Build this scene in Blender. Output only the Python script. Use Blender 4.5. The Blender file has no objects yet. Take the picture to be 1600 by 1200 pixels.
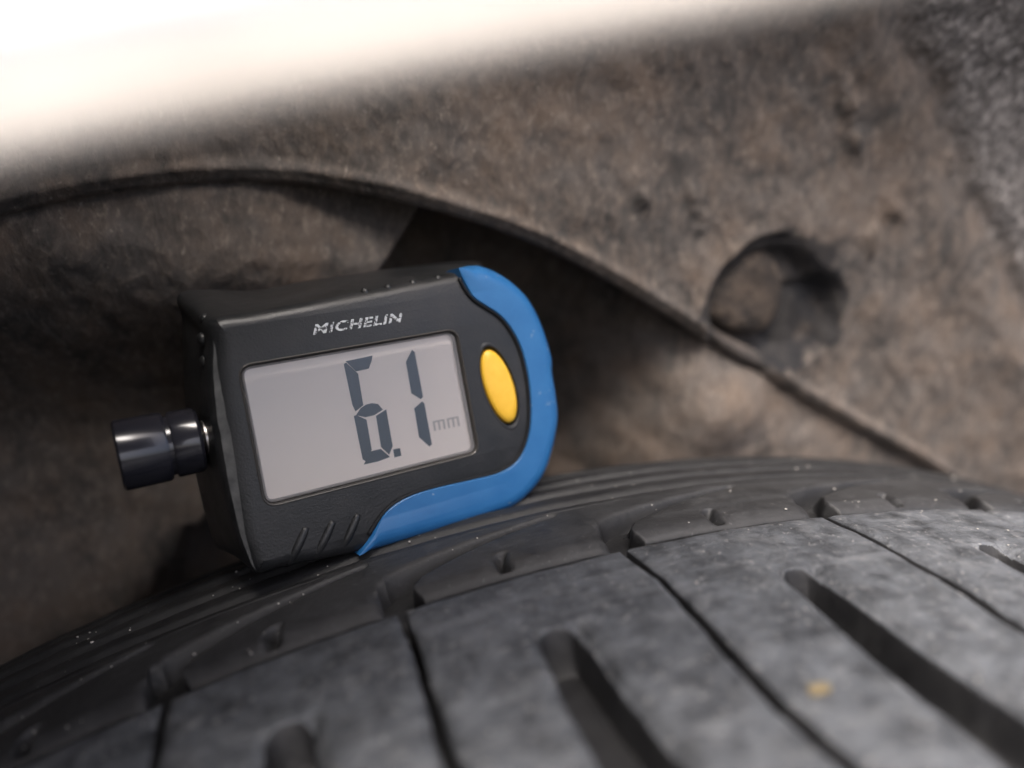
import bpy, bmesh, math, random
import numpy as np
from mathutils import Matrix, Vector
from mathutils.geometry import tessellate_polygon

scene = bpy.context.scene
COL = scene.collection
random.seed(7)
RNG = np.random.default_rng(11)

# ------------------------------------------------------------------ frames
# camera-space axes are (right, down, forward); the world is built on the wheel:
# X along the rolling direction, Y along the wheel axle (into the car), Z up.
FPX, PC = 1200.0, np.array([800.0, 600.0])
AXLE = np.array([-0.35501, -0.30317, 1.0]); AXLE /= np.linalg.norm(AXLE)
UPV = np.array([0, -1.0, 0]); UPV -= AXLE * (UPV @ AXLE); UPV /= np.linalg.norm(UPV)
RTV = np.cross(AXLE, UPV)
WC = np.array([0.03062, 0.31373, 0.2063])          # wheel centre seen from the camera
HUB = 0.31                                          # wheel centre height
ROT = np.array([RTV, AXLE, UPV])
def to_world(P):
    return ROT @ (np.asarray(P, float) - WC) + np.array([0, 0, HUB])
def dir_world(d):
    return ROT @ np.asarray(d, float)
CAM = to_world((0, 0, 0))
def ray(p):
    return dir_world(np.array([p[0] - PC[0], p[1] - PC[1], FPX]) / FPX)   # unit forward depth
def on_y(p, y):
    d = ray(p); t = (y - CAM[1]) / d[1]
    return CAM + d * t

# ------------------------------------------------------------------ camera, light
cam = bpy.data.cameras.new('camera')
cam.sensor_width = 36.0
cam.lens = 36.0 * FPX / 1600.0
cam.clip_start = 0.003
cam.clip_end = 50.0
co = bpy.data.objects.new('camera', cam); COL.objects.link(co)
bx, by, bz = dir_world((1, 0, 0)), dir_world((0, -1, 0)), dir_world((0, 0, -1))
co.matrix_world = Matrix(((bx[0], by[0], bz[0], CAM[0]), (bx[1], by[1], bz[1], CAM[1]),
                          (bx[2], by[2], bz[2], CAM[2]), (0, 0, 0, 1)))
cam.dof.use_dof = True
cam.dof.focus_distance = 0.121
cam.dof.aperture_fstop = 6.3
scene.camera = co

SUN_EL, SUN_AZ = math.radians(62), math.radians(205)   # azimuth clockwise from +Y
sd = Vector((math.sin(SUN_AZ) * math.cos(SUN_EL), math.cos(SUN_AZ) * math.cos(SUN_EL), math.sin(SUN_EL)))
sun = bpy.data.lights.new('sun', 'SUN')
sun.energy = 1.5; sun.angle = math.radians(38); sun.color = (1.0, 0.975, 0.945)
so = bpy.data.objects.new('sun', sun); COL.objects.link(so)
so.rotation_euler = sd.to_track_quat('Z', 'Y').to_euler()
so.location = sd * 3
world = bpy.data.worlds.new('World'); scene.world = world; world.use_nodes = True
wn = world.node_tree
sky = wn.nodes.new('ShaderNodeTexSky'); sky.sky_type = 'NISHITA'; sky.sun_disc = False
sky.sun_elevation = SUN_EL; sky.sun_rotation = SUN_AZ
sky.air_density = 0.7; sky.dust_density = 8.0; sky.ozone_density = 1.0
bg = wn.nodes['Background']; bg.inputs['Strength'].default_value = 0.115
wn.links.new(sky.outputs[0], bg.inputs[0])
scene.view_settings.view_transform = 'Standard'
scene.view_settings.look = 'None'
scene.view_settings.gamma = 1.0
scene.view_settings.exposure = 1.72
scene.render.engine = 'CYCLES'

# ------------------------------------------------------------------ helpers
def _hash(ix, iy, seed):
    n = (ix.astype(np.int64) * 374761393 + iy.astype(np.int64) * 668265263 + seed * 1274126177) & 0x7fffffff
    n = (n ^ (n >> 13)) * 1274126177 & 0x7fffffff
    return ((n ^ (n >> 16)) & 0xffff) / 65535.0
def vnoise(x, y, seed=0):
    x = np.asarray(x, float); y = np.asarray(y, float)
    ix, iy = np.floor(x), np.floor(y); fx, fy = x - ix, y - iy
    fx = fx * fx * (3 - 2 * fx); fy = fy * fy * (3 - 2 * fy)
    a, b = _hash(ix, iy, seed), _hash(ix + 1, iy, seed)
    c, d = _hash(ix, iy + 1, seed), _hash(ix + 1, iy + 1, seed)
    return (a + (b - a) * fx) * (1 - fy) + (c + (d - c) * fx) * fy - 0.5
def fbm(x, y, seed=0, o=4):
    s, am = 0, 1.0
    for i in range(o):
        s = s + am * vnoise(x * 2 ** i, y * 2 ** i, seed + i); am *= 0.5
    return s
def sm(e0, e1, x):
    t = np.clip((x - e0) / (e1 - e0), 0, 1)
    return t * t * (3 - 2 * t)

def obj(name, verts, faces, mat, parent=None, smooth=True, sharp=None, matrix=None):
    me = bpy.data.meshes.new(name)
    me.from_pydata([tuple(map(float, v)) for v in verts], [], [tuple(map(int, f)) for f in faces])
    me.validate()
    bm = bmesh.new(); bm.from_mesh(me)
    bmesh.ops.recalc_face_normals(bm, faces=bm.faces)
    bm.to_mesh(me); bm.free()
    if smooth:
        me.polygons.foreach_set('use_smooth', [True] * len(me.polygons))
        if sharp: me.set_sharp_from_angle(angle=math.radians(sharp))
    me.materials.append(mat)
    o = bpy.data.objects.new(name, me); COL.objects.link(o)
    if parent: o.parent = parent
    if matrix is not None: o.matrix_local = matrix
    return o
def tag(o, label=None, cat=None, group=None, kind=None):
    for k, v in (('label', label), ('category', cat), ('group', group), ('kind', kind)):
        if v: o[k] = v
    return o
def grid_faces(nu, nv, off=0, flip=False):
    i, j = np.meshgrid(np.arange(nu - 1), np.arange(nv - 1), indexing='ij')
    a = (i * nv + j).ravel() + off
    q = np.stack([a, a + nv, a + nv + 1, a + 1], 1)
    return q[:, ::-1] if flip else q
def catmull(pts, n=8, closed=True):
    P = np.asarray(pts, float); N = len(P); out = []
    rng = range(N) if closed else range(N - 1)
    for i in rng:
        g = (lambda k: P[k % N]) if closed else (lambda k: P[min(max(k, 0), N - 1)])
        p0, p1, p2, p3 = g(i - 1), g(i), g(i + 1), g(i + 2)
        for t in np.arange(n) / n:
            out.append(0.5 * (2 * p1 + (p2 - p0) * t + (2 * p0 - 5 * p1 + 4 * p2 - p3) * t * t
                              + (3 * p1 - p0 - 3 * p2 + p3) * t ** 3))
    if not closed: out.append(P[-1])
    return np.array(out)
def resample(P, n, closed=True):
    Q = np.vstack([P, P[:1]]) if closed else P
    d = np.r_[0, np.cumsum(np.linalg.norm(np.diff(Q, axis=0), axis=1))]
    t = np.linspace(0, d[-1], n + 1)[:-1] if closed else np.linspace(0, d[-1], n)
    return np.stack([np.interp(t, d, Q[:, k]) for k in range(Q.shape[1])], 1)
def normals2(P):
    T = np.roll(P, -1, 0) - np.roll(P, 1, 0); T /= np.linalg.norm(T, axis=1)[:, None] + 1e-12
    N = np.stack([T[:, 1], -T[:, 0]], 1)
    area = np.sum(P[:, 0] * np.roll(P[:, 1], -1) - np.roll(P[:, 0], -1) * P[:, 1])
    return N if area > 0 else -N
def loft(layers, cap0=True, cap1=True, holes=()):
    """layers: list of (n,3) closed rings; cap0 closes the first one (with optional holes)."""
    n = len(layers[0]); V = np.vstack(layers); F = []
    for k in range(len(layers) - 1):
        for i in range(n):
            j = (i + 1) % n
            F.append((k * n + i, k * n + j, (k + 1) * n + j, (k + 1) * n + i))
    V = list(map(tuple, V))
    def cap(idx, hs=()):
        loops = [[Vector(V[i]) for i in idx]]; ids = list(idx)
        for h in hs:
            st = len(V); V.extend(map(tuple, h)); ids += list(range(st, st + len(h)))
            loops.append([Vector(p) for p in h])
        for t in tessellate_polygon(loops): F.append(tuple(ids[i] for i in t))
        return ids
    hid = None
    if cap0: hid = cap(list(range(n)), holes)
    if cap1: cap(list(range((len(layers) - 1) * n, len(layers) * n)))
    return V, F, hid
def tube(P, r, seg=8, taper=None):
    P = np.asarray(P, float); n = len(P); V = []; F = []
    T = np.gradient(P, axis=0); T /= np.linalg.norm(T, axis=1)[:, None]
    ref = np.array([0, 0, 1.0]) if abs(T[0][2]) < 0.9 else np.array([1.0, 0, 0])
    for i in range(n):
        a = np.cross(T[i], ref); a /= np.linalg.norm(a); b = np.cross(T[i], a)
        rr = r * (taper[i] if taper is not None else 1)
        for k in range(seg):
            th = 2 * math.pi * k / seg
            V.append(P[i] + rr * (a * math.cos(th) + b * math.sin(th)))
    for i in range(n - 1):
        for k in range(seg):
            l = (k + 1) % seg
            F.append((i * seg + k, i * seg + l, (i + 1) * seg + l, (i + 1) * seg + k))
    F.append(tuple(range(seg))[::-1]); F.append(tuple((n - 1) * seg + k for k in range(seg)))
    return V, F

# ------------------------------------------------------------------ materials
class M:
    def __init__(s, name, base=(.5, .5, .5), rough=.5, spec=.5, metal=0, coat=0):
        s.m = bpy.data.materials.new(name); s.m.use_nodes = True
        s.t = s.m.node_tree; s.b = s.t.nodes['Principled BSDF']; s.o = s.t.nodes['Material Output']
        s.set('Base Color', (*base, 1)); s.set('Roughness', rough); s.set('Specular IOR Level', spec)
        s.set('Metallic', metal)
        if coat: s.set('Coat Weight', coat); s.set('Coat Roughness', .08)
        s.tc = s.t.nodes.new('ShaderNodeTexCoord')
    def set(s, k, v): s.b.inputs[k].default_value = v
    def n(s, typ, **kw):
        x = s.t.nodes.new(typ)
        for k, v in kw.items():
            if k in x.inputs: x.inputs[k].default_value = v
            else: setattr(x, k, v)
        return x
    def l(s, a, b): s.t.links.new(a, b)
    def coords(s, scale=(1, 1, 1), rot=(0, 0, 0)):
        mp = s.n('ShaderNodeMapping'); mp.inputs['Scale'].default_value = scale; mp.inputs['Rotation'].default_value = rot
        s.l(s.tc.outputs['Object'], mp.inputs['Vector']); return mp.outputs[0]
    def noise(s, scale, detail=4, rough=.6, vec=None, dist=0):
        x = s.n('ShaderNodeTexNoise'); x.inputs['Scale'].default_value = scale
        x.inputs['Detail'].default_value = detail; x.inputs['Roughness'].default_value = rough
        x.inputs['Distortion'].default_value = dist
        s.l(vec if vec is not None else s.tc.outputs['Object'], x.inputs['Vector']); return x.outputs['Fac']
    def ramp(s, fac, stops):
        r = s.n('ShaderNodeValToRGB'); e = r.color_ramp.elements
        while len(e) < len(stops): e.new(0.5)
        for el, (p, c) in zip(e, stops):
            el.position = p; el.color = (*c, 1) if len(c) == 3 else c
        s.l(fac, r.inputs[0]); return r.outputs[0]
    def g(s, fac, p0, p1): return s.ramp(fac, [(p0, (0, 0, 0)), (p1, (1, 1, 1))])
    def mix(s, fac, a, b, mode='MIX'):
        x = s.n('ShaderNodeMix', data_type='RGBA', blend_type=mode)
        for i, v in ((0, fac), (6, a), (7, b)):
            if isinstance(v, (int, float)): x.inputs[i].default_value = v
            elif isinstance(v, tuple): x.inputs[i].default_value = (*v, 1)
            else: s.l(v, x.inputs[i])
        return x.outputs[2]
    def math(s, op, a, b=0):
        x = s.n('ShaderNodeMath', operation=op)
        for i, v in ((0, a), (1, b)):
            if isinstance(v, (int, float)): x.inputs[i].default_value = v
            else: s.l(v, x.inputs[i])
        return x.outputs[0]
    def color(s, c): s.l(c, s.b.inputs['Base Color'])
    def rough(s, c): s.l(c, s.b.inputs['Roughness'])
    def bump(s, h, dist, strength=1.0):
        x = s.n('ShaderNodeBump'); x.inputs['Distance'].default_value = dist; x.inputs['Strength'].default_value = strength
        s.l(h, x.inputs['Height'])
        if s.b.inputs['Normal'].is_linked:
            s.l(s.b.inputs['Normal'].links[0].from_socket, x.inputs['Normal'])
        s.l(x.outputs[0], s.b.inputs['Normal'])

def liner_mat(name, dust_lo, dust_hi, felt=False):
    m = M(name, rough=.85, spec=.25)
    v = m.coords((1, 1, .6), (0, math.radians(28), 0))
    big = m.noise(42, 5, .6)
    mid = m.noise(150, 5, .65, v, .6)
    fine = m.noise(620, 4, .7, v)
    cov = m.math('ADD', m.math('MULTIPLY', big, .38), m.math('ADD', m.math('MULTIPLY', mid, .50), m.math('MULTIPLY', fine, .34)))
    dust = m.mix(m.g(m.noise(90, 4), .35, .65), (.138, .106, .084), (.122, .106, .095))
    dust = m.mix(m.g(fine, .52, .75), dust, (.205, .172, .145))
    plastic = m.mix(m.g(mid, .35, .7), (.060, .055, .051), (.095, .086, .079))
    col = m.mix(m.g(cov, dust_lo, dust_hi), plastic, dust)
    speck = m.g(m.noise(900, 2, .5, v), .68, .76)
    col = m.mix(m.math('MULTIPLY', speck, .45), col, (.33, .29, .25))
    if felt:
        at = m.n('ShaderNodeAttribute', attribute_name='felt')
        gr = m.noise(720, 3, .75, v)
        fc = m.ramp(gr, [(.34, (.085, .078, .074)), (.52, (.180, .166, .155)), (.66, (.38, .35, .33))])
        col = m.mix(at.outputs['Fac'], col, fc)
        gm = m.n('ShaderNodeAttribute', attribute_name='shade_grime')
        col = m.mix(gm.outputs['Fac'], col, m.mix(m.g(mid, .4, .7), (.020, .020, .022), (.05, .046, .043)))  # rivet recess: shade and some grime mixed into the colour
        m.bump(m.math('MULTIPLY', gr, at.outputs['Fac']), .0010)
    m.color(col)
    m.bump(mid, .0011, .7); m.bump(fine, .0004, .8)
    return m.m
MAT = {}
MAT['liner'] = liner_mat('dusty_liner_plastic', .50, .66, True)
MAT['panel'] = liner_mat('muddy_inner_panel', .48, .66)

def rubber(name, base, grey, lo, hi, speck, bump):
    m = M(name, rough=.6, spec=.4)
    mot = m.noise(190, 7, .75); f = m.noise(950, 4, .75); st = m.noise(300, 4, .65)
    vs = m.n('ShaderNodeMapping'); vs.inputs['Scale'].default_value = (55, 420, 55)
    m.l(m.tc.outputs['Object'], vs.inputs['Vector'])
    scf = m.noise(1.0, 4, .6, vs.outputs[0])
    col = m.mix(m.g(mot, lo, hi), base, grey)
    col = m.mix(m.math('MULTIPLY', m.g(scf, .54, .66), speck * .40), col, (.150, .157, .168))
    col = m.mix(m.math('MULTIPLY', m.g(st, .52, .72), speck * .5), col, (.16, .163, .168))
    col = m.mix(m.math('MULTIPLY', m.g(f, .60, .70), speck), col, (.26, .255, .25))
    m.color(col)
    m.rough(m.ramp(mot, [(.3, (.50,) * 3), (.7, (.66,) * 3)]))
    m.bump(st, .0005 * bump, .6); m.bump(f, .00025 * bump, .8)
    return m.m
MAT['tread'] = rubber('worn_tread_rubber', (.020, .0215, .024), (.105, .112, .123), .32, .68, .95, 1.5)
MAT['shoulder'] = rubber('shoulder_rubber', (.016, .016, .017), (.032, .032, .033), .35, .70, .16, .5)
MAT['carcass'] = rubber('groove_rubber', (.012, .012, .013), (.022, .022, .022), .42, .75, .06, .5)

m = M('black_moulded_plastic', (.022, .023, .025), .46, .5)
f = m.noise(2600, 3, .6); k = m.noise(160, 4)
m.color(m.mix(m.g(k, .35, .7), (.011, .012, .013), (.020, .020, .021)))
m.rough(m.ramp(k, [(.3, (.34,) * 3), (.7, (.50,) * 3)])); m.bump(f, .00010, .6)
MAT['black'] = m.m
m = M('painted_edge_reflection', (.03, .03, .03), .42, .5)
f = m.noise(1500, 4, .7); k = m.noise(330, 4)
m.color(m.mix(m.g(k, .30, .75), (.05, .051, .052), (.14, .14, .138))); m.bump(f, .0001, .5)  # pale grey stands in for the reflection on the left bevel
MAT['edge_glint'] = m.m
m = M('blue_rubber_plastic', (.02, .115, .36), .36, .5)
k = m.noise(240, 4); s_ = m.noise(900, 3, .6); z_ = m.noise(110, 3)
m.color(m.mix(m.math('MULTIPLY', m.g(s_, .66, .72), m.g(z_, .52, .64)),
              m.mix(m.g(k, .3, .7), (.015, .105, .275), (.021, .125, .31)), (.42, .46, .50)))
m.rough(m.ramp(k, [(.3, (.30,) * 3), (.7, (.45,) * 3)])); m.bump(m.noise(3000, 2), .00006, .5)
MAT['blue'] = m.m
m = M('yellow_button_plastic', (.78, .45, .03), .38, .5)
m.color(m.mix(m.g(m.noise(400, 4), .35, .7), (.74, .42, .03), (.80, .48, .05)))
MAT['yellow'] = m.m
MAT['seam'] = M('seam_black', (.006, .007, .009), .7, .3).m
m = M('lcd_backing', (.47, .43, .41), .55, .3)
m.color(m.mix(m.g(m.noise(60, 3), .3, .7), (.85, .775, .70), (.88, .785, .71)))
MAT['lcd'] = m.m
MAT['segment'] = M('lcd_segment', (.036, .058, .085), .5, .3).m
m = M('faint_lcd_segment', (.50, .46, .43), .5, .3); MAT['segment_faint'] = m.m
MAT['bezel'] = M('dark_window_frame', (.05, .046, .042), .3, .6).m
MAT['edge'] = M('painted_window_highlight', (.45, .42, .40), .3, .6).m
m = M('clear_window')
gl = m.n('ShaderNodeBsdfGlossy'); gl.inputs['Roughness'].default_value = .06
tr = m.n('ShaderNodeBsdfTransparent'); fr = m.n('ShaderNodeFresnel'); fr.inputs['IOR'].default_value = 1.45
ms = m.n('ShaderNodeMixShader'); m.l(fr.outputs[0], ms.inputs[0]); m.l(tr.outputs[0], ms.inputs[1]); m.l(gl.outputs[0], ms.inputs[2])
m.l(ms.outputs[0], m.o.inputs['Surface']); MAT['glass'] = m.m
m = M('worn_white_print', (.50, .52, .54), .6, .3)
tr = m.n('ShaderNodeBsdfTransparent'); ms = m.n('ShaderNodeMixShader')
m.l(m.g(m.noise(1900, 3, .7), .40, .52), ms.inputs[0]); m.l(tr.outputs[0], ms.inputs[1]); m.l(m.b.outputs[0], ms.inputs[2])
m.l(ms.outputs[0], m.o.inputs['Surface']); MAT['print'] = m.m
m = M('anodised_dark_metal', (.018, .018, .024), .22, .6, 0, .3); MAT['probe'] = m.m
m = M('bare_pin_metal', (.55, .52, .50), .35, .5, 1); MAT['pin'] = m.m
m = M('white_car_paint', (.80, .80, .80), .35, .5, 0, .6)
m.color(m.mix(m.g(m.noise(60, 3), .3, .7), (.78, .78, .79), (.82, .82, .815))); MAT['paint'] = m.m
m = M('dusty_fender_hem', (.52, .45, .37), .7, .3)
m.color(m.mix(m.g(m.noise(150, 4), .35, .65), (.48, .45, .41), (.58, .55, .51))); MAT['hem'] = m.m
m = M('mud_rivet', (.10, .085, .075), .85, .2)
k = m.noise(260, 5, .65); m.color(m.mix(m.g(k, .38, .66), (.024, .022, .021), (.090, .070, .056))); m.bump(k, .0012)
MAT['rivet'] = m.m
m = M('pale_grit', (.38, .36, .33), .9, .2); MAT['grit'] = m.m
m = M('yellow_fleck', (.55, .42, .16), .8, .2)
m.color(m.mix(m.g(m.noise(900, 3), .4, .6), (.17, .145, .10), (.19, .145, .075))); MAT['fleck'] = m.m

# ------------------------------------------------------------------ tyre
PROF = np.array([(-.155, .262), (-.150, .284), (-.143, .2945), (-.132, .3005), (-.11, .3045), (-.08, .3058), (-.055, .3061), (-.03, .3060), (-.012, .3056),
                 (0, .3048), (.010, .3038), (.018, .3026), (.028, .3012), (.036, .2998), (.043, .2972), (.050, .2930), (.058, .286),
                 (.066, .274), (.070, .255), (.068, .235), (.060, .218)])
def prof(w):
    w = np.asarray(w, float)
    P = catmull(PROF, 12, False)
    return np.interp(w, P[:337 if False else len(P), 0], P[:, 1])
_pw = catmull(PROF[:19], 10, False)
def R(w): return np.interp(w, _pw[:, 0], _pw[:, 1])
def cyl(s, w, r):
    """arc length s (m at r=.3055, 0 = top of the tyre), axle offset w, radius r -> world"""
    th = np.asarray(s) / .3055
    return np.stack([np.sin(th) * r, np.broadcast_to(w, np.shape(th)) * 1.0, HUB + np.cos(th) * r], -1)
CIRC = 2 * math.pi * .3055

tyre = bpy.data.objects.new('tyre', None); COL.objects.link(tyre)
tyre.location = (0, 0, 0)
tag(tyre, 'dusty black rubber car tyre with worn grooved tread blocks', 'tyre')

# carcass: the moulded body below the blocks, with fine concentric ribs on the shoulder
side = catmull(PROF[15:], 8, False)
ws = np.r_[np.linspace(-.150, -.056, 40), np.arange(-.056, .050, .0005)]
prof_pts = []
for w in ws:
    r = float(R(w))
    if w < -.0001: r -= .0062 * float(sm(-.152, -.146, w))
    elif w < .0175: r -= .0034 * float(1 - sm(.0168, .0172, w)) + .0028 * float(1 - sm(.0, .0012, w))
    for c0, dpt, wd in ((.0205, .0010, .0008), (.0262, .0013, .0009), (.0318, .0014, .0010), (.0372, .0014, .0010), (.0425, .0014, .001)):
        r -= dpt * math.exp(-((w - c0) / wd) ** 2)
    prof_pts.append((w, r))
prof_pts += [tuple(p) for p in side[1:]]
prof_pts = [(-.118, .225), (-.140, .235), (-.152, .250), (-.154, .268)] + prof_pts
PP = np.array(prof_pts)
sv = np.r_[np.linspace(-.150, .170, 220), np.linspace(.170, CIRC - .150, 130)[1:-1]]
n_s, n_p = len(sv), len(PP)
S, Wg = np.meshgrid(sv, PP[:, 0], indexing='ij'); Rg = np.broadcast_to(PP[:, 1], S.shape)
Rg = Rg + .0002 * fbm(S * 160, Wg * 300, 3, 3)
V = cyl(S, Wg, Rg).reshape(-1, 3)
F = np.vstack([grid_faces(n_s, n_p),
               np.stack([(n_s - 1) * n_p + np.arange(n_p - 1), np.arange(n_p - 1), np.arange(1, n_p), (n_s - 1) * n_p + np.arange(1, n_p)], 1)])
obj('carcass', V, F, MAT['carcass'], tyre)

SIPES = [-.1735, -.1415, -.1095, -.0786, -.0448, -.0085, .0260, .0600, .0935, .1265, .160]   # cross-cut positions
NOTCH = [-.0015, -.0012, -.0010, 0.0, .0008, .0012, .0028, .0030, .003, .003, .003]
def slot_pos(a, b): return a + (b - a) * .49
def tread_block(a, b, fine, seed):
    wd = .00055
    c = slot_pos(a, b)
    if fine:
        wv = np.r_[-.0008 - np.r_[0, .0002, .0005, .001, .002], np.linspace(-.0037, -.0138, 16), np.linspace(-.0142, -.0176, 36),
                   np.linspace(-.0182, -.0490, 64), -.0520 + np.r_[.002, .001, .0005, .0002, 0]]
        skew = (wv + .015) * .06
        l0, l1 = c - .0023 + skew, c + .0023 - skew * .9
        cols = [a + wd + d + 0 * wv for d in (0, .00018, .0004, .0008, .0015, .0025)]
        cols += [(a + wd + .0035) * (1 - t) + (l0 - .0010) * t for t in np.linspace(0, 1, 14)]
        cols += [l0 + d for d in np.linspace(-.0008, .0008, 17)]
        cols += [(l0 + .0011) * (1 - t) + (l1 - .0013) * t for t in np.linspace(0, 1, 10)]
        cols += [l1 + d for d in np.linspace(-.0011, .0009, 19)]
        cols += [(l1 + .0012) * (1 - t) + (b - wd - .0035) * t for t in np.linspace(0, 1, 14)]
        cols += [b - wd - d + 0 * wv for d in (.0025, .0015, .0008, .0004, .00018, 0)]
        S = np.array(cols); W = np.broadcast_to(wv, S.shape).copy()
    else:
        base = np.r_[a + wd, np.linspace(a + wd + .002, b - wd - .002, 4), b - wd]; wv = np.linspace(-.0008, -.052, 5)
        S, W = np.meshgrid(base, wv, indexing='ij')
    u = (S - a) / (b - a)
    wig_a = .0005 * fbm(W * 190, W * 0 + seed * 7.3, 5, 3) + .0003 * np.sin(W * 170 + seed)
    wig_b = .0005 * fbm(W * 190, W * 0 + (seed + 1) * 7.3, 5, 3) + .0003 * np.sin(W * 170 + seed + 1)
    open_ = .0003 * sm(-.014, -.03, W)
    Sw = S + wig_a * (1 - u) + wig_b * u + open_ * (1 - 2 * u)
    h = R(W)
    if fine:
        e = np.minimum(np.minimum(S - a - wd, b - wd - S), np.minimum(-.0008 - W, W + .052))
        h = h - .00065 * np.exp(-e / .00050)
        end = -.0150 - .0016 * np.clip(np.abs(S - c) / .0026, 0, 1) ** 3
        prof_ = sm(l0 - .00025, l0 + .00025, S) * (1 - sm(l1 - .0007, l1 + .0004, S))
        slot = .0060 * prof_ * (1 - sm(end - .0026, end + .0001, W))
        h = h - slot
        h = h - .0005 * np.exp(-((S - l0 + .0003) / .0005) ** 2) * sm(-.0145, -.0160, W) - .0011 * np.exp(-((S - l1 - .0004) / .0009) ** 2) * sm(-.0145, -.0165, W)
        h = h + (.00018 * fbm(S * 220 + seed * 3, W * 220, 21, 4) + .00008 * fbm(S * 900, W * 900, 31, 2)) * (slot < .0002)
    nu, nv = S.shape
    top = cyl(Sw, W, h)
    ring = [(i, 0) for i in range(nu)] + [(nu - 1, j) for j in range(1, nv)] + [(i, nv - 1) for i in range(nu - 2, -1, -1)] + [(0, j) for j in range(nv - 2, 0, -1)]
    V = list(top.reshape(-1, 3)); F = list(map(tuple, grid_faces(nu, nv)))
    o0 = len(V)
    for (i, j) in ring:
        V.append(cyl(Sw[i, j], W[i, j], R(W[i, j]) - .0066))
    n = len(ring)
    for k in range(n):
        l = (k + 1) % n
        F.append((ring[k][0] * nv + ring[k][1], ring[l][0] * nv + ring[l][1], o0 + l, o0 + k))
    dark = [bool(x) for x in (np.maximum(slot[:-1, :-1], slot[1:, 1:]) > .0004).ravel()] if fine else []
    return (V, F, dark) if fine else (V, F)
def shoulder_block(a, b, na, nb, fine):
    # block behind the circumferential groove: a deep notch at its start whose tail sweeps up and along the shoulder
    a0, b0 = a + na - .0020, b + nb - .0020
    L = b0 - a0
    ss = np.r_[0, .0002, .0005, np.linspace(.0009, .0085, 44), np.linspace(.0089, L - .0016, 70), L - .0010, L - .0005, L - .0002, L] if fine else np.linspace(0, L, 5)
    wv = np.r_[.0013, .0014, .0016, np.linspace(.0019, .0172, 62), .0176] if fine else np.linspace(.0013, .0176, 3)
    D, W = np.meshgrid(ss, wv, indexing='ij')
    h = R(W)
    if fine:
        ew = W - .0013
        h = h - .0008 * np.exp(-ew / .0005) - .0007 * (1 - sm(.0012, .0042, W))
        h = h - .0009 * np.exp(-np.clip(L - D, 0, None) / .0006) * (1 - sm(.005, .007, W))
        # notch
        edge_r = .0052 - .0009 * sm(.001, .004, W) + .0022 * sm(.004, .008, W)
        nt_ = (1 - sm(edge_r - .0005, edge_r + .0007, D)) * (1 - sm(.0060 + D * .30, .0074 + D * .30, W))
        # tail
        t = np.clip((D - .0015) / .031, 0, 1)
        wc = .0062 + .0106 * t ** .62
        hw = .0016 * (1 - t) ** 1.6 + .00045
        tl = np.exp(-((W - wc) / hw) ** 2) * (.0034 * (1 - t) ** 1.5 + .0012) * sm(-.001, .002, D) * (1 - sm(.93, 1, t))
        cut = np.maximum(.0062 * nt_, tl)
        h = h - cut
        mid = .0004 * np.sin(W * 900)
        tick = np.exp(-((D - L * .53 - mid - (W - .004) * .25) / .00075) ** 2) * (1 - sm(.0058, .0074, W)) * sm(.0018, .003, W)
        h = h - .0026 * tick
        h = h + .00006 * fbm((D + a) * 300, W * 300, 8, 3)
    S = a0 + D
    nu, nv = S.shape
    V = list(cyl(S, W, h).reshape(-1, 3)); F = list(map(tuple, grid_faces(nu, nv)))
    ring = [(i, 0) for i in range(nu)] + [(nu - 1, j) for j in range(1, nv)] + [(i, nv - 1) for i in range(nu - 2, -1, -1)] + [(0, j) for j in range(nv - 2, 0, -1)]
    o0 = len(V)
    for (i, j) in ring: V.append(cyl(S[i, j], W[i, j], R(W[i, j]) - .0066))
    n = len(ring)
    for k in range(n):
        l = (k + 1) % n
        F.append((ring[k][0] * nv + ring[k][1], ring[l][0] * nv + ring[l][1], o0 + l, o0 + k))
    dark = [bool(x) for x in (np.maximum(cut[:-1, :-1], cut[1:, 1:]) > .0006).ravel()] if fine else []
    return (V, F, dark) if fine else (V, F)
for i in range(len(SIPES) - 1):
    a, b = SIPES[i], SIPES[i + 1]
    V, F, dark = tread_block(a, b, True, i)
    tb = obj('tread_block', V, F, MAT['tread'], tyre, sharp=48)
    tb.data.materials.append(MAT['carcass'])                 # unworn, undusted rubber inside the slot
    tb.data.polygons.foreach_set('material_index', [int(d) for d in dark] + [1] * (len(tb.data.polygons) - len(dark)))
    V, F, dark = shoulder_block(a, b, NOTCH[i], NOTCH[i + 1], True)
    sb = obj('shoulder_block', V, F, MAT['shoulder'], tyre, sharp=60)
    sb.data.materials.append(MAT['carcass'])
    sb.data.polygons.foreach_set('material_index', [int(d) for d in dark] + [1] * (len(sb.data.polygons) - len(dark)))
# rest of the circumference: coarse copies turned about the axle
rest0, rest1 = SIPES[-1], SIPES[0] + CIRC
nr = int(round((rest1 - rest0) / .034)); pr = (rest1 - rest0) / nr
b1 = bpy.data.meshes.new('tread_block'); b1.from_pydata([tuple(v) for v in tread_block(rest0, rest0 + pr, False, 0)[0]], [], tread_block(rest0, rest0 + pr, False, 0)[1]); b1.materials.append(MAT['tread'])
b2 = bpy.data.meshes.new('shoulder_block'); V2, F2 = shoulder_block(rest0, rest0 + pr, 0, 0, False); b2.from_pydata([tuple(v) for v in V2], [], F2); b2.materials.append(MAT['shoulder'])
for k in range(nr):
    Mx = Matrix.Translation((0, 0, HUB)) @ Matrix.Rotation(k * pr / .3055, 4, 'Y') @ Matrix.Translation((0, 0, -HUB))
    for nm, me in (('tread_block', b1), ('shoulder_block', b2)):
        o = bpy.data.objects.new(nm, me); COL.objects.link(o); o.parent = tyre; o.matrix_local = Mx
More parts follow.
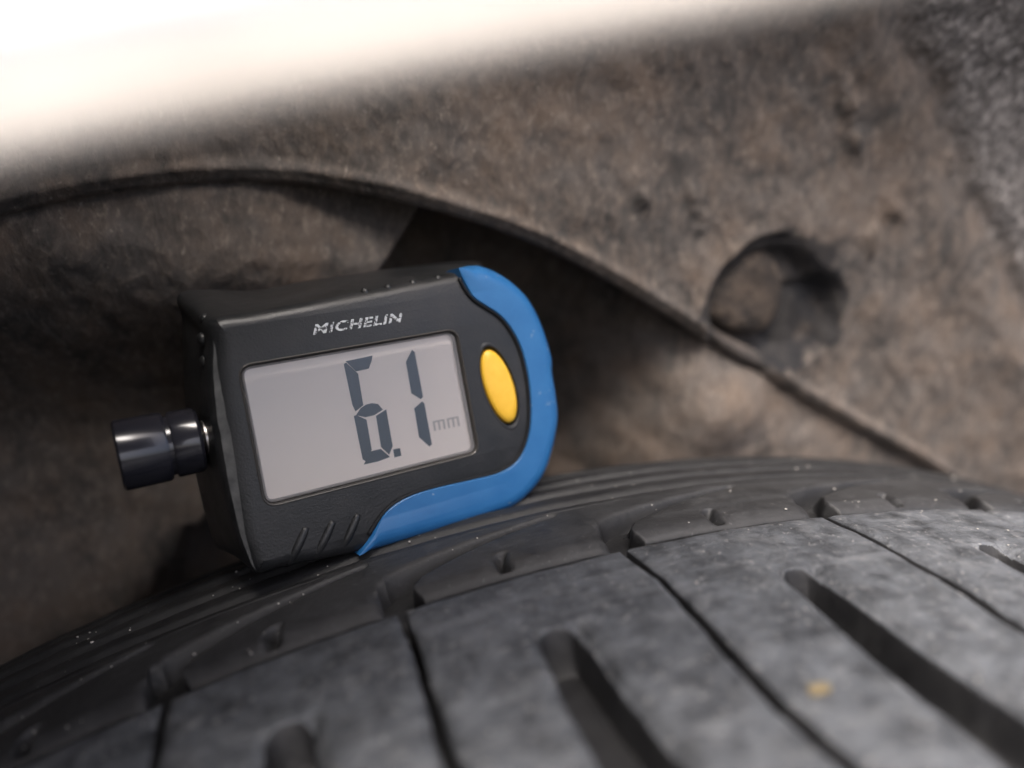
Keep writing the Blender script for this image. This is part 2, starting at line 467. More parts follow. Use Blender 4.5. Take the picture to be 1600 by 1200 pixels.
# plain ribs on the outer half of the tread
for w0, w1 in ((-.060, -.083), (-.091, -.114), (-.122, -.148)):
    ww = np.r_[w0, np.linspace(w0, w1, 8), w1]; th = np.linspace(0, CIRC, 181)[:-1]
    S, W = np.meshgrid(th, ww, indexing='ij'); h = R(W).copy(); h[:, 0] -= .0066; h[:, -1] -= .0066
    n1, n2 = S.shape
    F = np.vstack([grid_faces(n1, n2), np.stack([(n1 - 1) * n2 + np.arange(n2 - 1), np.arange(n2 - 1), np.arange(1, n2), (n1 - 1) * n2 + np.arange(1, n2)], 1)])
    obj('tread_rib', cyl(S, W, h).reshape(-1, 3), F, MAT['tread'], tyre, sharp=40)

# ------------------------------------------------------------------ gauge frame
VH, VV = np.array([3068.9, 109.75]), np.array([2762.25, 12309.0])
dh = np.array([*(VH - PC), FPX]); dh /= np.linalg.norm(dh)
dv = np.array([*(VV - PC), FPX]); dv -= dh * (dv @ dh); dv /= np.linalg.norm(dv)
gn = np.cross(dh, dv)
KF = 0.11959                                            # distance of the face plane along its normal
def gpt(p, off=0.0):
    r = np.array([p[0] - PC[0], p[1] - PC[1], FPX]); return r / (r @ gn) * (KF + off)
GO = gpt((610, 848), .011)                               # base point of the gauge
def uv(p, off=0.0):
    d = gpt(p, off) - GO; return np.array([d @ dh, -(d @ dv)])
def uvs(ps, off=0.0): return np.array([uv(p, off) for p in ps])
Z0 = .011                                                # local z of the face plane; z = Z0 - off
g_w, gx, gy, gz = to_world(GO), dir_world(dh), dir_world(-dv), dir_world(-gn)
GM = Matrix(((gx[0], gy[0], gz[0], g_w[0]), (gx[1], gy[1], gz[1], g_w[1]), (gx[2], gy[2], gz[2], g_w[2]), (0, 0, 0, 1)))
gauge = bpy.data.objects.new('tread_gauge', None); COL.objects.link(gauge)
gauge.matrix_world = GM; gauge.empty_display_size = .01
tag(gauge, 'black and blue handheld digital gauge reading 6.1 mm standing on the tyre shoulder', 'tyre gauge')
def lay(P2, off): return np.column_stack([P2, np.full(len(P2), Z0 - off)])

# body -------------------------------------------------------------
LEFT = [(331, 497), (328, 540), (327, 585), (330, 640), (339, 700), (352, 765), (367, 825), (381, 865)]
BOT = [(402, 899), (450, 889), (500, 879), (555, 868), (640, 846), (740, 818)]
RIGHT = [(800, 796), (833, 770), (856, 737), (870, 692), (876, 650), (872, 612), (867, 580), (866, 557), (850, 506), (829, 466), (800, 438)]
TOP = [(765, 421), (720, 423), (640, 438), (560, 454), (480, 469), (400, 484)]
front = uvs(LEFT + BOT + RIGHT + TOP)
nL, nB, nR, nT = len(LEFT), len(BOT), len(RIGHT), len(TOP)
LEFT_R = [(285, 456), (285, 500), (286, 550), (289, 620), (297, 690), (309, 755), (324, 815), (340, 856)]
TOP_R = [(752, 414), (712, 410), (636, 417), (560, 427), (480, 439), (400, 453)]
OFFR = .0195
rear = front.copy()
rear[:nL] = uvs(LEFT_R, OFFR)
rear[-nT:] = uvs(TOP_R, OFFR)
rear[nL:nL + nB] += np.array([-.0006, .0004])
for i in range(nL + nB, nL + nB + nR): rear[i] = front[i] + np.array([-.0008, .0002])
NS = 320
fr = catmull(front, 12); re = catmull(rear, 12)
# sample both outlines at matching parameters
dd = np.r_[0, np.cumsum(np.linalg.norm(np.diff(np.vstack([fr, fr[:1]]), axis=0), axis=1))]
tt = np.linspace(0, dd[-1], NS + 1)[:-1]
def samp(P):
    Q = np.vstack([P, P[:1]]); return np.stack([np.interp(tt, dd, Q[:, k]) for k in range(2)], 1)
frs, res = samp(fr), samp(re)
left_w = np.exp(-((np.arange(NS) / NS - .10) / .09) ** 2)
frs[:, 0] += .00007 * fbm(frs[:, 1] * 420, frs[:, 0] * 50, 4, 3) * left_w * 2
N2 = normals2(frs); NR_ = normals2(res)
insL = (1 + 1.2 * left_w)[:, None]
layers = [lay(frs - N2 * .0019 * insL, 0), lay(frs - N2 * .0011 * insL, .0003), lay(frs - N2 * .0004 * insL, .0010), lay(frs, .0021)]
for q in (.35, .7, 1.0):
    layers.append(lay(frs * (1 - q) + res * q, .0021 + (OFFR - .0021) * q))
layers += [lay(res - NR_ * .0008, .0212), lay(res - NR_ * .0024, .0220)]

LC = [(373, 573), (713, 515), (748, 707), (415, 792)]           # display window corners
def round_rect(c4, rad, n=7):
    P = uvs(c4); out = []
    for i in range(4):
        p, a, b = P[i], P[i - 1], P[(i + 1) % 4]
        ea, eb = (a - p) / np.linalg.norm(a - p), (b - p) / np.linalg.norm(b - p)
        s, e = p + ea * rad, p + eb * rad
        for t in np.linspace(0, 1, n):
            out.append((1 - t) ** 2 * s + 2 * t * (1 - t) * p + t * t * e)
    return np.array(out)
win = round_rect(LC, .0019)
bc = uv((781, 604)); bu = (uv((806, 609)) - uv((757, 600))) / 2; bv = (uv((769, 547)) - uv((796, 661))) / 2
def ell(k, n=48, cx=0, cy=0):
    t = np.linspace(0, 2 * math.pi, n, endpoint=False)
    return bc + k * (np.outer(np.cos(t), bu) + np.outer(np.sin(t), bv))
cw = win.mean(0)
def grow(P, d): return P + normals2(P) * d
win_hole = grow(win, .0003)
V, F, ids = loft(layers, True, True, [lay(win_hole, 0), lay(ell(1.14), 0)])
body = obj('body', V, F, MAT['black'], gauge, sharp=32)
body['label'] = 'matt black plastic body with a scuffed edge and a painted reflection along it'

# window frame, display, glass
rings = [lay(grow(win, .0003), .0), lay(grow(win, .00012), -.00016), lay(win, -.0001), lay(grow(win, -.00025), .0006), lay(grow(win, -.0003), .0018)]
V, F, _ = loft(rings, False, False); frame = obj('window_frame', V, F, MAT['bezel'], gauge, sharp=50)
hl = [lay(grow(win, -.00028), .00055), lay(grow(win, -.0006), .00060), lay(grow(win, -.00062), .0014)]  # pale ring painting the bright highlight along the window rim
lcd_off = .0013
DV, DF, _ = loft([lay(grow(win, -.0001), lcd_off), lay(grow(win, -.0001), lcd_off + .0012)])
obj('window_highlight', *loft(hl, False, False)[:2], MAT['edge'], frame)
display = obj('display', DV, DF, MAT['lcd'], gauge, smooth=False)
display['label'] = 'pale grey liquid crystal display reading 6.1 mm'
V, F, _ = loft([lay(grow(win, -.00055), .0002), lay(grow(win, -.0003), .0004), lay(grow(win, -.0003), .0008)], True, True)
obj('display_window', V, F, MAT['glass'], gauge, sharp=30)

def zpx(pts, x0=520., y0=520., k=5.): return [(x0 + a / k, y0 + b / k) for a, b in pts]
SEG = {'6': [[(105, 228), (310, 186), (296, 215), (276, 274), (182, 294)],
             [(93, 242), (100, 240), (190, 322), (230, 566), (178, 606), (160, 560)],
             [(188, 640), (222, 594), (262, 568), (305, 557), (350, 563), (384, 598), (322, 636), (255, 652)],
             [(172, 648), (180, 650), (256, 682), (296, 912), (252, 1000), (240, 985)],
             [(345, 650), (410, 602), (460, 885), (440, 945), (384, 890)],
             [(248, 1024), (300, 932), (372, 914), (440, 968), (350, 998)]],
       '.': [[(478, 915), (520, 906), (529, 956), (486, 968)]],
       '1': [[(578, 228), (624, 138), (632, 150), (697, 500), (690, 512), (620, 470)],
             [(643, 590), (700, 543), (708, 552), (767, 872), (758, 882), (680, 812)]]}
def flat(name, pts, mat, parent, off=lcd_off, th=.00005):
    P = uvs(pts, off)
    if np.sum(P[:, 0] * np.roll(P[:, 1], -1) - np.roll(P[:, 0], -1) * P[:, 1]) < 0: P = P[::-1]
    P = grow(P, .00016)
    V, F, _ = loft([lay(P, off - th), lay(P, off)], True, False)
    return obj(name, V, F, mat, parent, smooth=False)
for ch in ('6', '1'):
    for pts in SEG[ch]: flat('digit_segment', zpx(pts), MAT['segment'], display)
flat('decimal_point', zpx(SEG['.'][0]), MAT['segment'], display)
# unit letters: two small m
def quad_on(a, b, wdt):  # px stroke
    a, b = np.array(a, float), np.array(b, float); d = (b - a) / np.linalg.norm(b - a); n = np.array([-d[1], d[0]]) * wdt / 2
    return [tuple(a + n), tuple(b + n), tuple(b - n), tuple(a - n)]
for ox, oy in ((783, 690), (893, 668)):
    Vs, Fs = [], []
    strokes = [((ox + 4 + i * 38, oy + 2 - i * 7.5), (ox + 16 + i * 38, oy + 76 - i * 7.5)) for i in range(3)]
    strokes += [((ox + 0, oy + 7), (ox + 84, oy - 10))]
    for k, (a, b) in enumerate(strokes):
        q = zpx(quad_on(a, b, 15 if k < 3 else 13)); P = uvs(q, lcd_off)
        z = lcd_off - .00005 - .000006 * k
        st = len(Vs); Vs += list(lay(P, z)) + list(lay(P, lcd_off)); 
        Fs += [(st, st + 1, st + 2, st + 3)] + [(st + i, st + (i + 1) % 4, st + 4 + (i + 1) % 4, st + 4 + i) for i in range(4)]
    obj('unit_letter', Vs, Fs, MAT['segment_faint'], display, smooth=False)

# blue bumper ------------------------------------------------------
OUT = [(560, 867), (640, 846), (740, 818)] + RIGHT + [(765, 419), (738, 416), (714, 419)]
INN = [(717, 434), (724, 449), (738, 467), (757, 480), (778, 494), (797, 517), (812, 548), (822, 590), (826, 630), (825, 668), (816, 702), (800, 724), (775, 738), (735, 748),
       (690, 758), (650, 769), (620, 783), (597, 803), (575, 836)]
oP = catmull(uvs(OUT), 10, False); iP = catmull(uvs(INN), 10, False)
oP = resample(oP, 150, False); iP = resample(iP, 110, False)
ring = np.vstack([oP, iP]); rw = np.r_[np.ones(150), np.full(110, .12)]
rw = np.convolve(np.r_[rw[-6:], rw, rw[:6]], np.ones(13) / 13, 'valid')
tipd = np.minimum(np.linalg.norm(ring - uv((560, 867)), axis=1), np.linalg.norm(ring - uv((714, 419)), axis=1)); tip = sm(.0, .004, tipd); rw = rw * tip
NB = normals2(ring); outw = (np.r_[np.ones(150), np.zeros(110)] * tip)[:, None]
def bl(ins, off, o=0.0): return lay(ring - NB * (ins * rw)[:, None] + NB * outw * o, off)
bl_layers = [bl(.0026, -.0007, .0), bl(.0017, -.0006), bl(.0009, -.0002), bl(.0003, .0006), bl(0, .0018, .0003)]
nro = len(oP)
reary = samp(re)
bl_layers += [bl(0, .010, .0003), bl(.0004, .0170, -.0002)]
V, F, _ = loft(bl_layers, True, True)
bumper = obj('bumper', V, F, MAT['blue'], gauge, sharp=28)
bumper['label'] = 'glossy blue rounded bumper along the end and lower edge'
seam_path = np.column_stack([iP, np.full(len(iP), Z0 + .00015)])
obj('seam', *tube(seam_path, .00034, 8), MAT['seam'], gauge)

# button -----------------------------------------------------------
def dome(k, z): return lay(ell(k), -z)
V, F, _ = loft([dome(.30, .00042), dome(.60, .00038), dome(.82, .00028), dome(.94, .0001), dome(.99, -.0002), dome(1.0, -.0006), dome(1.0, -.003)], True, True)
obj('button', V, F, MAT['yellow'], gauge, sharp=60)
V, F, _ = loft([dome(1.07, -.0014), dome(1.075, -.0001), dome(1.10, .00006), dome(1.16, .00008), dome(1.22, -.00005), dome(1.24, -.0004)], False, False)
obj('button_surround', V, F, MAT['black'], gauge, sharp=60)

# grip ridges, notches, bumps -------------------------------------
for a, b in (((452, 884), (479, 824)), ((492, 875), (521, 814)), ((533, 866), (560, 803))):
    A, B = uv(a), uv(b)
    P = np.array([[*(A + (B - A) * t), Z0 - .0002 - .0013 * (1 - t) ** 4] for t in np.linspace(0, 1, 12)])
    tp = np.sin(np.linspace(.2, math.pi - .2, 12)) ** .25
    obj('grip_ridge', *tube(P, .00078, 10, tp), MAT['black'], gauge)
def blob(name, p, off, rx, ry, rz, mat, parent, seg=12):
    c = np.array([*uv(p, off), Z0 - off]); V, F = [], []
    for i in range(1, 7):
        ph = math.pi * i / 7
        for k in range(seg):
            th = 2 * math.pi * k / seg
            V.append(c + np.array([rx * math.sin(ph) * math.cos(th), ry * math.sin(ph) * math.sin(th), rz * math.cos(ph)]))
    for i in range(5):
        for k in range(seg):
            l = (k + 1) % seg; F.append((i * seg + k, i * seg + l, (i + 1) * seg + l, (i + 1) * seg + k))
    F += [tuple(range(seg)), tuple(5 * seg + k for k in range(seg))[::-1]]
    return obj(name, V, F, mat, parent)
for p in ((570, 458), (606, 452), (645, 445), (684, 438)):
    blob('grip_bump', p, .0016, .00075, .0010, .0009, MAT['black'], gauge)
for p in ((320, 500), (316, 530), (320, 566)):
    blob('grip_bump', p, .0052, .0008, .0011, .0012, MAT['black'], gauge)
# worn left rim: thin pale strip painting the reflection on its bevel
lo_i, hi_i = 6, int(NS * .22)
strip_V, strip_F = [], []
for k, i in enumerate(range(lo_i, hi_i)):
    wn_ = .9 * math.sin(math.pi * (k / (hi_i - lo_i - 1))) ** .6
    a0 = (frs - N2 * .0019 * insL)[i]; b0 = (frs - N2 * .0004 * insL)[i]
    a1 = a0 + (b0 - a0) * (1 - wn_)
    nrm = np.array([-.5, 0, .85]) * .00005
    strip_V += [np.array([*b0, Z0 - .0010]) + nrm, np.array([*(b0 + ((frs - N2 * .0011 * insL)[i] - b0) * wn_), Z0 - .0010 + .0007 * wn_]) + nrm]
    if k: strip_F.append((2 * k - 2, 2 * k - 1, 2 * k + 1, 2 * k))
obj('edge_reflection', strip_V, strip_F, MAT['edge_glint'], gauge)

# lettering --------------------------------------------------------
fc = bpy.data.curves.new('lettering', 'FONT'); fc.body = 'MICHELIN'; fc.size = 1.0; fc.shear = .28; fc.offset = .028; fc.space_character = 1.12
fo = bpy.data.objects.new('lettering', fc); COL.objects.link(fo)
dg = bpy.context.evaluated_depsgraph_get(); dg.update()
tm = bpy.data.meshes.new_from_object(fo.evaluated_get(dg)); COL.objects.unlink(fo); bpy.data.objects.remove(fo)
tv = np.array([v.co[:] for v in tm.vertices]); tf = [tuple(p.vertices) for p in tm.polygons]
b0, b1 = uv((489, 522.5)), uv((631, 502)); ex = (b1 - b0); Ln = np.linalg.norm(ex); ex /= Ln; ey = np.array([-ex[1], ex[0]])
cap = np.linalg.norm(uv((489, 522)) - uv((487, 507)))
x0, x1, y1 = tv[:, 0].min(), tv[:, 0].max(), tv[:, 1].max()
LV = [np.array([*(b0 + ex * ((x - x0) / (x1 - x0) * Ln) + ey * (y / y1 * cap)), Z0 + .00005]) for x, y, _ in tv]
obj('lettering', LV, tf, MAT['print'], gauge, smooth=False)

# probe ------------------------------------------------------------
po = .0085
c0 = np.array([*uv((183, 713), po), Z0 - po])
xr = uv((345, 690), po)[0] - c0[0]
def lathe(name, prof_, mat, parent, seg=48):
    V, F = [], []
    for (x, r) in prof_:
        for k in range(seg):
            th = 2 * math.pi * k / seg; V.append(c0 + np.array([x, r * math.cos(th), r * math.sin(th)]))
    n = len(prof_)
    for i in range(n - 1):
        for k in range(seg):
            l = (k + 1) % seg; F.append((i * seg + k, i * seg + l, (i + 1) * seg + l, (i + 1) * seg + k))
    F += [tuple(range(seg)), tuple((n - 1) * seg + k for k in range(seg))]
    return obj(name, V, F, mat, parent, sharp=35)
mm = .001
probe = lathe('probe', [(0.0, 2.6 * mm), (0.0, 5.0 * mm), (.35 * mm, 5.35 * mm), (6.5 * mm, 5.35 * mm), (6.9 * mm, 5.1 * mm), (6.95 * mm, 4.6 * mm), (7.5 * mm, 4.6 * mm),
                (7.55 * mm, 4.9 * mm), (7.9 * mm, 5.1 * mm), (11.2 * mm, 5.1 * mm), (11.7 * mm, 4.7 * mm), (11.7 * mm, 1.9 * mm), (xr + 2 * mm, 1.9 * mm)], MAT['probe'], gauge)
lathe('probe_ring', [(12.0 * mm, 1.9 * mm), (12.0 * mm, 2.5 * mm), (12.3 * mm, 2.8 * mm), (13.6 * mm, 2.8 * mm), (13.9 * mm, 2.5 * mm), (13.9 * mm, 1.9 * mm)], MAT['pin'], probe)

# ------------------------------------------------------------------ wheel arch liner
bpy.context.view_layer.update()
ymax = max((body.matrix_world @ v.co).y for v in body.data.vertices)
YP = ymax - .0005                                        # inner panel: the gauge leans on it
YL = YP - .0070                                          # lip of the outer sheet stands proud of it
LIP_PX = [(-420, 470), (-200, 385), (0, 328), (130, 300), (260, 283), (380, 277), (500, 284), (640, 311), (760, 345), (860, 384), (960, 436), (1060, 494), (1140, 548), (1220, 592), (1300, 640), (1390, 690), (1475, 738), (1560, 800), (1700, 900), (1900, 1060)]
lip = np.array([on_y(p, YL) for p in LIP_PX]); lipc = catmull(lip[:, [0, 2]], 10, False)
def lipz(x): return np.interp(x, lipc[:, 0], lipc[:, 1])
tag_root = bpy.data.objects.new('wheel_arch_liner', None); COL.objects.link(tag_root)
tag(tag_root, 'dusty brown black plastic wheel arch liner behind the gauge', 'wheel arch liner')

# outer sheet
ZTOP = .440
xs = np.r_[np.linspace(-.30, -.150, 20)[:-1], np.linspace(-.150, .190, 520), np.linspace(.190, .36, 30)[1:]]
ts = np.r_[np.linspace(0, .004, 9)[:-1], np.linspace(.004, .24, 230)]
X, T = np.meshgrid(xs, ts, indexing='ij')
Zl = lipz(X)
T = np.where(T > .004, .004 + (T - .004) * (HUB + ZTOP - Zl - .004) / (.24 - .004), T); Zt = Zl + T
def W_on(p): q = on_y(p, YL); return q[0], q[2]
top_z = W_on((800, 60))[1]
over = np.clip(Zt - (top_z - .012), 0, None)
Y = YL - 9.0 * over ** 2 * (over < .04) - (over >= .04) * (9 * .0016 + .9 * (over - .04))
flush = 1 - sm(on_y((330, 280), YL)[0], on_y((700, 325), YL)[0], X)
flush = np.maximum(flush * .0064, .0040 * sm(on_y((900, 400), YL)[0], on_y((1150, 550), YL)[0], X))
Y = Y + flush * (1 - .6 * sm(0, .05, T))
Y = Y - .05 * (T)                                        # leans towards the wheel as it rises
# crease on the right where the pressed sheet turns into a rough textured flank
ca, cb = np.array(W_on((1375, 60))), np.array(W_on((1590, 470)))
cd = (cb - ca) / np.linalg.norm(cb - ca); cn = np.array([-cd[1], cd[0]])
if cn[0] < 0: cn = -cn
dc = (X - ca[0]) * cn[0] + (Zt - ca[1]) * cn[1] + .004 * fbm(X * 60, Zt * 60, 40, 3)
Y = Y - .12 * np.clip(dc - .004, 0, None) + .0022 * np.exp(-((dc - .002) / .0035) ** 2) - .0016 * np.exp(-((dc + .008) / .005) ** 2)
felt = sm(-.001, .009, dc)
# pressed seat for the push rivet
rc = np.array(W_on((1212, 482))); rc2 = np.array(W_on((1258, 500)))
d1 = np.hypot(X - rc[0], Zt - rc[1]) + .0008 * fbm(X * 120, Zt * 120, 50, 3)
d2 = np.hypot((X - rc2[0]) * 1.0, Zt - rc2[1]) + .0014 * fbm(X * 140, Zt * 140, 55, 3)
kpx = np.linalg.norm(on_y((1312, 482), YL) - on_y((1212, 482), YL)) / 100.0
r1, r2 = 88 * kpx, 72 * kpx
dep = np.maximum(.0046 * (1 - sm(r1 * .70, r1, d1)), .0056 * (1 - sm(r2 * .60, r2 * 1.05, d2)))
rim = .0013 * np.exp(-((d1 - r1 * 1.06) / .0018) ** 2) * sm(.004, -.012, X - rc[0])
Y = Y + dep * sm(.0008, .004, T) - rim
crack = np.exp(-((d1 - r1 * .98) / .0011) ** 2) * sm(.010, -.006, X - rc[0])
Y = Y + .0016 * crack
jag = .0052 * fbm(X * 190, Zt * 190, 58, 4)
shade_grime = sm(-.15, .25, (d2 - r2 * .55) / r2) * (1 - sm(r2 * 1.0, r2 * 1.12, d2 + jag)) * sm(-.003, .002, (X - rc2[0]) * .85 + (rc2[1] - Zt) * .55 + jag)  # recess darkening: shade painted as dark plastic, with ragged grimy edges
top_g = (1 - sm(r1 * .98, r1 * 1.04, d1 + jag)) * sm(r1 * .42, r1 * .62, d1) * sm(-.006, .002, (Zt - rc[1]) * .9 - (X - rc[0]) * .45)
floor_shade = (1 - sm(r1 * .9, r1 * 1.05, d1 + jag)) * .72
side_shade = (1 - sm(r2 * .75, r2 * 1.25, d2 + 2.2 * jag)) * sm(-.012, -.003, (X - rc2[0]) * .9 + (rc2[1] - Zt) * .35 + jag)
shade_grime = np.clip(np.maximum.reduce([shade_grime, top_g * .9, crack * .9, floor_shade, side_shade]), 0, 1)
# rounded bead along the lip
Y = Y - .0011 * np.exp(-((T - .0016) / .0011) ** 2)
# dirt relief
amp = sm(0.0, .004, T)
rl = .0011 * fbm(X * 70, Zt * 70, 60, 4) + .0007 * fbm(X * 230 + Zt * 120, Zt * 150, 66, 4)
Y = Y + rl * amp + felt * .0009 * fbm(X * 620, Zt * 620, 70, 2)
for (px, py, ln, wd, hgt, an) in ((1362, 365, 30, 9, .0022, 75), (1095, 335, 26, 9, .0018, 60), (1545, 385, 40, 11, .0020, 70), (1320, 205, 44, 14, .0016, 60), (1300, 150, 30, 10, .0014, 50), (1395, 330, 24, 9, .0014, 40), (1000, 300, 22, 9, .0010, 60), (1480, 250, 30, 9, .0014, 65)):
    q = W_on((px, py)); a_ = math.radians(an)
    ux, uz = (X - q[0]), (Zt - q[1])
    l_ = ux * math.cos(a_) - uz * math.sin(a_); c_ = ux * math.sin(a_) + uz * math.cos(a_)
    Y = Y - hgt * np.exp(-(l_ / (ln * kpx)) ** 2 - (c_ / (wd * kpx)) ** 2) * np.clip(1 + 1.6 * fbm(X * 300, Zt * 300, 77, 3), 0, 2)
V = np.stack([X, Y, Zt], -1).reshape(-1, 3); nx, nt = X.shape
F = list(map(tuple, grid_faces(nx, nt)))
# folded underside of the lip
Vl = list(V)
prev = [i * nt for i in range(nx)]
for (dy, dz) in ((.0006, -.0009), (.0018, -.0010), (.0026, -.0002), (.0027, .0035)):
    st = len(Vl)
    for i in range(nx): Vl.append(V[i * nt] + np.array([0, dy, dz]))
    cur = list(range(st, st + nx))
    F += [(prev[i], prev[i + 1], cur[i + 1], cur[i]) for i in range(nx - 1)]
    prev = cur
# unseen fold added over the top to keep light out of the cavity
prev = [i * nt + nt - 1 for i in range(nx)]
for (yy, dz) in ((None, .004), (YP + .020, .006), (YP + .045, .0)):
    st = len(Vl)
    for i in range(nx):
        q = V[i * nt + nt - 1]; Vl.append(np.array([q[0], q[1] + .003 if yy is None else yy, q[2] + dz]))
    cur = list(range(st, st + nx))
    F += [(prev[i], prev[i + 1], cur[i + 1], cur[i]) for i in range(nx - 1)]
    prev = cur
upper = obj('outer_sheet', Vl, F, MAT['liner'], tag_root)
at = upper.data.attributes.new('felt', 'FLOAT', 'POINT')
fv = np.zeros(len(Vl), np.float32); fv[:nx * nt] = felt.ravel(); at.data.foreach_set('value', fv)
at = upper.data.attributes.new('shade_grime', 'FLOAT', 'POINT')
fv = np.zeros(len(Vl), np.float32); fv[:nx * nt] = shade_grime.ravel(); at.data.foreach_set('value', fv)
upper['label'] = 'upper liner sheet with a rolled lip and a recessed rivet seat'

# rivet
RV, RF = [], []; seg = 40
cR = np.array(on_y((1190, 466), YL)); rr = 56 * kpx
yb = YL + .0046 + .0026
for (k, y) in ((0.0, -.0024), (.22, -.0023), (.34, -.0026), (.55, -.0027), (.80, -.0022), (.95, -.0012), (1.0, 0), (1.0, .003)):
    for j in range(seg):
        th = 2 * math.pi * j / seg; nz = 1 + .08 * math.sin(3 * th + k * 4) * k
        RV.append((cR[0] + rr * k * nz * math.cos(th) + .0, yb + y - .05 * (cR[2] - lipz(cR[0])), cR[2] + rr * k * nz * math.sin(th)))
for i in range(7):
    for j in range(seg):
        l = (j + 1) % seg; RF.append((i * seg + j, i * seg + l, (i + 1) * seg + l, (i + 1) * seg + j))
rivet = obj('push_rivet', RV, RF, MAT['rivet'], tag_root)
rivet['label'] = 'mud caked round push rivet in its recess'

# inner panel
xs = np.r_[np.linspace(-.30, -.150, 16)[:-1], np.linspace(-.150, .190, 430), np.linspace(.190, .36, 16)[1:]]
zs = np.r_[np.linspace(HUB + .16, HUB + .27, 12)[:-1], np.linspace(HUB + .27, HUB + .385, 170), np.linspace(HUB + .385, HUB + .438, 8)[1:]]
X, Z = np.meshgrid(xs, zs, indexing='ij')
e0, e1 = np.array(on_y((652, 330), YP))[[0, 2]], np.array(on_y((598, 418), YP))[[0, 2]]
ed = (e1 - e0) / np.linalg.norm(e1 - e0); en = np.array([-ed[1], ed[0]]); en = en if en[0] > 0 else -en
de = (X - e0[0]) * en[0] + (Z - e0[1]) * en[1]
xa, xb = on_y((905, 520), YP)[0], on_y((1090, 600), YP)[0]
chan = sm(0, .0022, de) * (1 - sm(xa, xb, X + .006 * fbm(X * 50, Z * 50, 81, 3)))
Y = YP + .026 * chan
xr0, xr1 = on_y((880, 600), YP)[0], on_y((1060, 600), YP)[0]
low = sm(HUB + .335, HUB + .29, Z) * (1 - sm(xr0, xr1, X))
Y = Y + .022 * low + .016 * sm(.003, .007, Z - lipz(X)) - .0012 * sm(xr0, xr1, X)
Y = Y + .0004 + .0013 * np.abs(fbm(X * 60, Z * 60, 84, 4)) + .0006 * np.abs(fbm(X * 220, Z * 220, 88, 3))
q = on_y((1120, 640), YP); Y = Y - .006 * np.exp(-((X - q[0]) / .012) ** 2 - ((Z - q[2]) / .010) ** 2)
obj('inner_panel', np.stack([X, Y, Z], -1).reshape(-1, 3), grid_faces(*X.shape), MAT['panel'], tag_root)['label'] = 'recessed muddy inner panel below the rolled lip'

# unseen barrel of the arch, added to block light from the left
BX = -.176
ph = np.linspace(0, math.pi / 2, 14)
path = [(BX + .03 - .045 * math.sin(p), YP + .006 - .045 * (1 - math.cos(p))) for p in ph] + [(BX - .016 - .004 * k, YP - .040 - .018 * k) for k in range(1, 10)]
zz = np.linspace(HUB + .12, HUB + .47, 40)
Vb = [(x - .03 * sm(.36, .28, z - HUB) + .0006 * float(fbm(np.array(y * 90), np.array(z * 90), 91, 3)), y, z) for (x, y) in path for z in zz]
obj('barrel_shade_sheet', Vb, grid_faces(len(path), len(zz)), MAT['panel'], tag_root)

# ------------------------------------------------------------------ fender edge close to the lens
def at_depth(p, z): return CAM + ray(p) * z
FZ = .027
EDGE_PX = [(-640, 1500, 1.0, .12), (-650, 1150, 1.0, .12), (-600, 850, 1.0, .12), (-500, 600, 1.0, .11), (-350, 420, 1.0, .14), (-160, 315, 1.0, .12), (60, 247, 1.0, .10), (420, 172, 1.02, .085),
           (800, 97, 1.05, .085), (1150, 32, 1.08, .085), (1500, -35, 1.12, .085), (1900, -110, 1.2, .085), (2500, -215, 1.3, .085)]
pe = catmull([np.r_[at_depth(p[:2], FZ * p[2]), p[3]] for p in EDGE_PX], 10, False)
em = pe[70, :3].copy()
fender = bpy.data.objects.new('fender', None); COL.objects.link(fender); fender.location = tuple(em)
tag(fender, 'white painted fender edge with a dusty rolled hem above the tyre', 'fender')
edge, reach = pe[:, :3] - em, pe[:, 3]  # unseen skin beyond the edge is shaped to shade the gauge and left side
outn = dir_world((0, 0, -1))
tg = np.gradient(edge, axis=0); tg -= np.outer(tg @ outn, outn); tg /= np.linalg.norm(tg, axis=1)[:, None]
upn = np.cross(outn, tg); upn *= np.sign((upn @ np.array([0, 0, 1.0]))[80])
def sweep(profile):
    V = [e + u * (a if a < .006 else a * h / .055) + outn * b for e, u, h in zip(edge, upn, reach) for a, b in profile]
    return V, [tuple(f) for f in grid_faces(len(edge), len(profile))]
obj('outer_skin', *sweep([(.0026, -.0004), (.0026, .0006), (.0032, .0014), (.0045, .0018), (.010, .0020), (.020, .0014), (.035, -.001), (.055, -.006), (.055, -.008), (.035, -.003), (.010, -.0005), (.0026, -.0004)]), MAT['paint'], fender, sharp=50)
th = np.linspace(0, 2 * math.pi, 17)
obj('rolled_hem', *sweep([(.0016 + .0012 * math.cos(t), -.0002 + .0009 * math.sin(t)) for t in th]), MAT['hem'], fender)

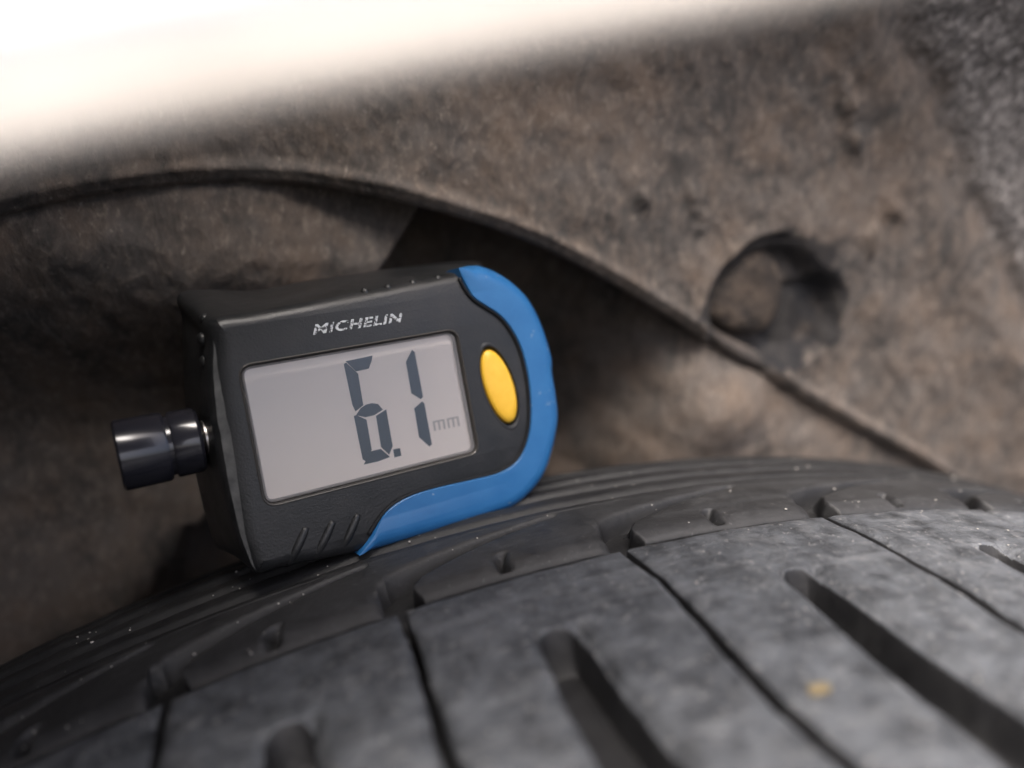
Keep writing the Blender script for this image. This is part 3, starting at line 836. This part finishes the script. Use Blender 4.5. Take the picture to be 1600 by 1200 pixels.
# ------------------------------------------------------------------ grit on the tread
ico = bmesh.new(); bmesh.ops.create_icosphere(ico, subdivisions=1, radius=1.0)
iv = np.array([v.co[:] for v in ico.verts]); iF = [tuple(v.index for v in f.verts) for f in ico.faces]; ico.free()
GV, GF = [], []
for k in range(650):
    s = RNG.uniform(-.135, .13); w = RNG.uniform(-.050, .016) if k % 3 else RNG.uniform(.016, .034)
    if -.0015 < w < .002: continue
    if any(abs(s - q) < .0016 for q in SIPES) or (w < -.014 and any(abs(s - slot_pos(SIPES[i], SIPES[i + 1])) < .0034 for i in range(len(SIPES) - 1))): continue
    if w > 0 and any(abs(s - q - n_) < .004 for q, n_ in zip(SIPES, NOTCH)): continue
    r = RNG.uniform(.00007, .00018) * (1.7 if RNG.random() < .10 else 1)
    hh = float(R(w)) + (-.0001 if w < .0175 else -.0001)
    c = cyl(s, w, hh)
    st = len(GV); GV += list(c + iv * r * RNG.uniform(.6, 1.4, 3) * np.array([1, 1, .7])); GF += [tuple(i + st for i in f) for f in iF]
tag(obj('grit', GV, GF, MAT['grit']), 'pale sand grains and dust specks scattered over the tyre tread', 'grit', kind='stuff')
# ochre fleck lying on a tread block
P = None
d = ray((1279, 1078)); lo_t, hi_t = .05, .12
for _ in range(50):
    t = (lo_t + hi_t) / 2; q = CAM + d * t
    if math.hypot(q[0], q[2] - HUB) > float(R(q[1])): lo_t = t
    else: hi_t = t
fs, fw = math.atan2(q[0], q[2] - HUB) * .3055, q[1]
pts = [(-.0014, -.0005), (-.0010, .0006), (-.0003, .0008), (.0003, .0004), (.0012, .0005), (.0015, -.0002), (.0008, -.0008), (.0001, -.0005), (-.0006, -.0009)]
top = [cyl(fs + a, fw + b, float(R(fw)) + .00035 + .0001 * math.sin(a * 3000)) for a, b in pts]
bot = [cyl(fs + a, fw + b, float(R(fw)) - .0002) for a, b in pts]
n = len(pts)
tag(obj('leaf_fleck', top + bot, [tuple(range(n)), tuple(range(2 * n - 1, n - 1, -1))] + [(i, (i + 1) % n, n + (i + 1) % n, n + i) for i in range(n)], MAT['fleck'], smooth=False),
    'tiny ochre yellow fleck lying on a tread block', 'fleck')
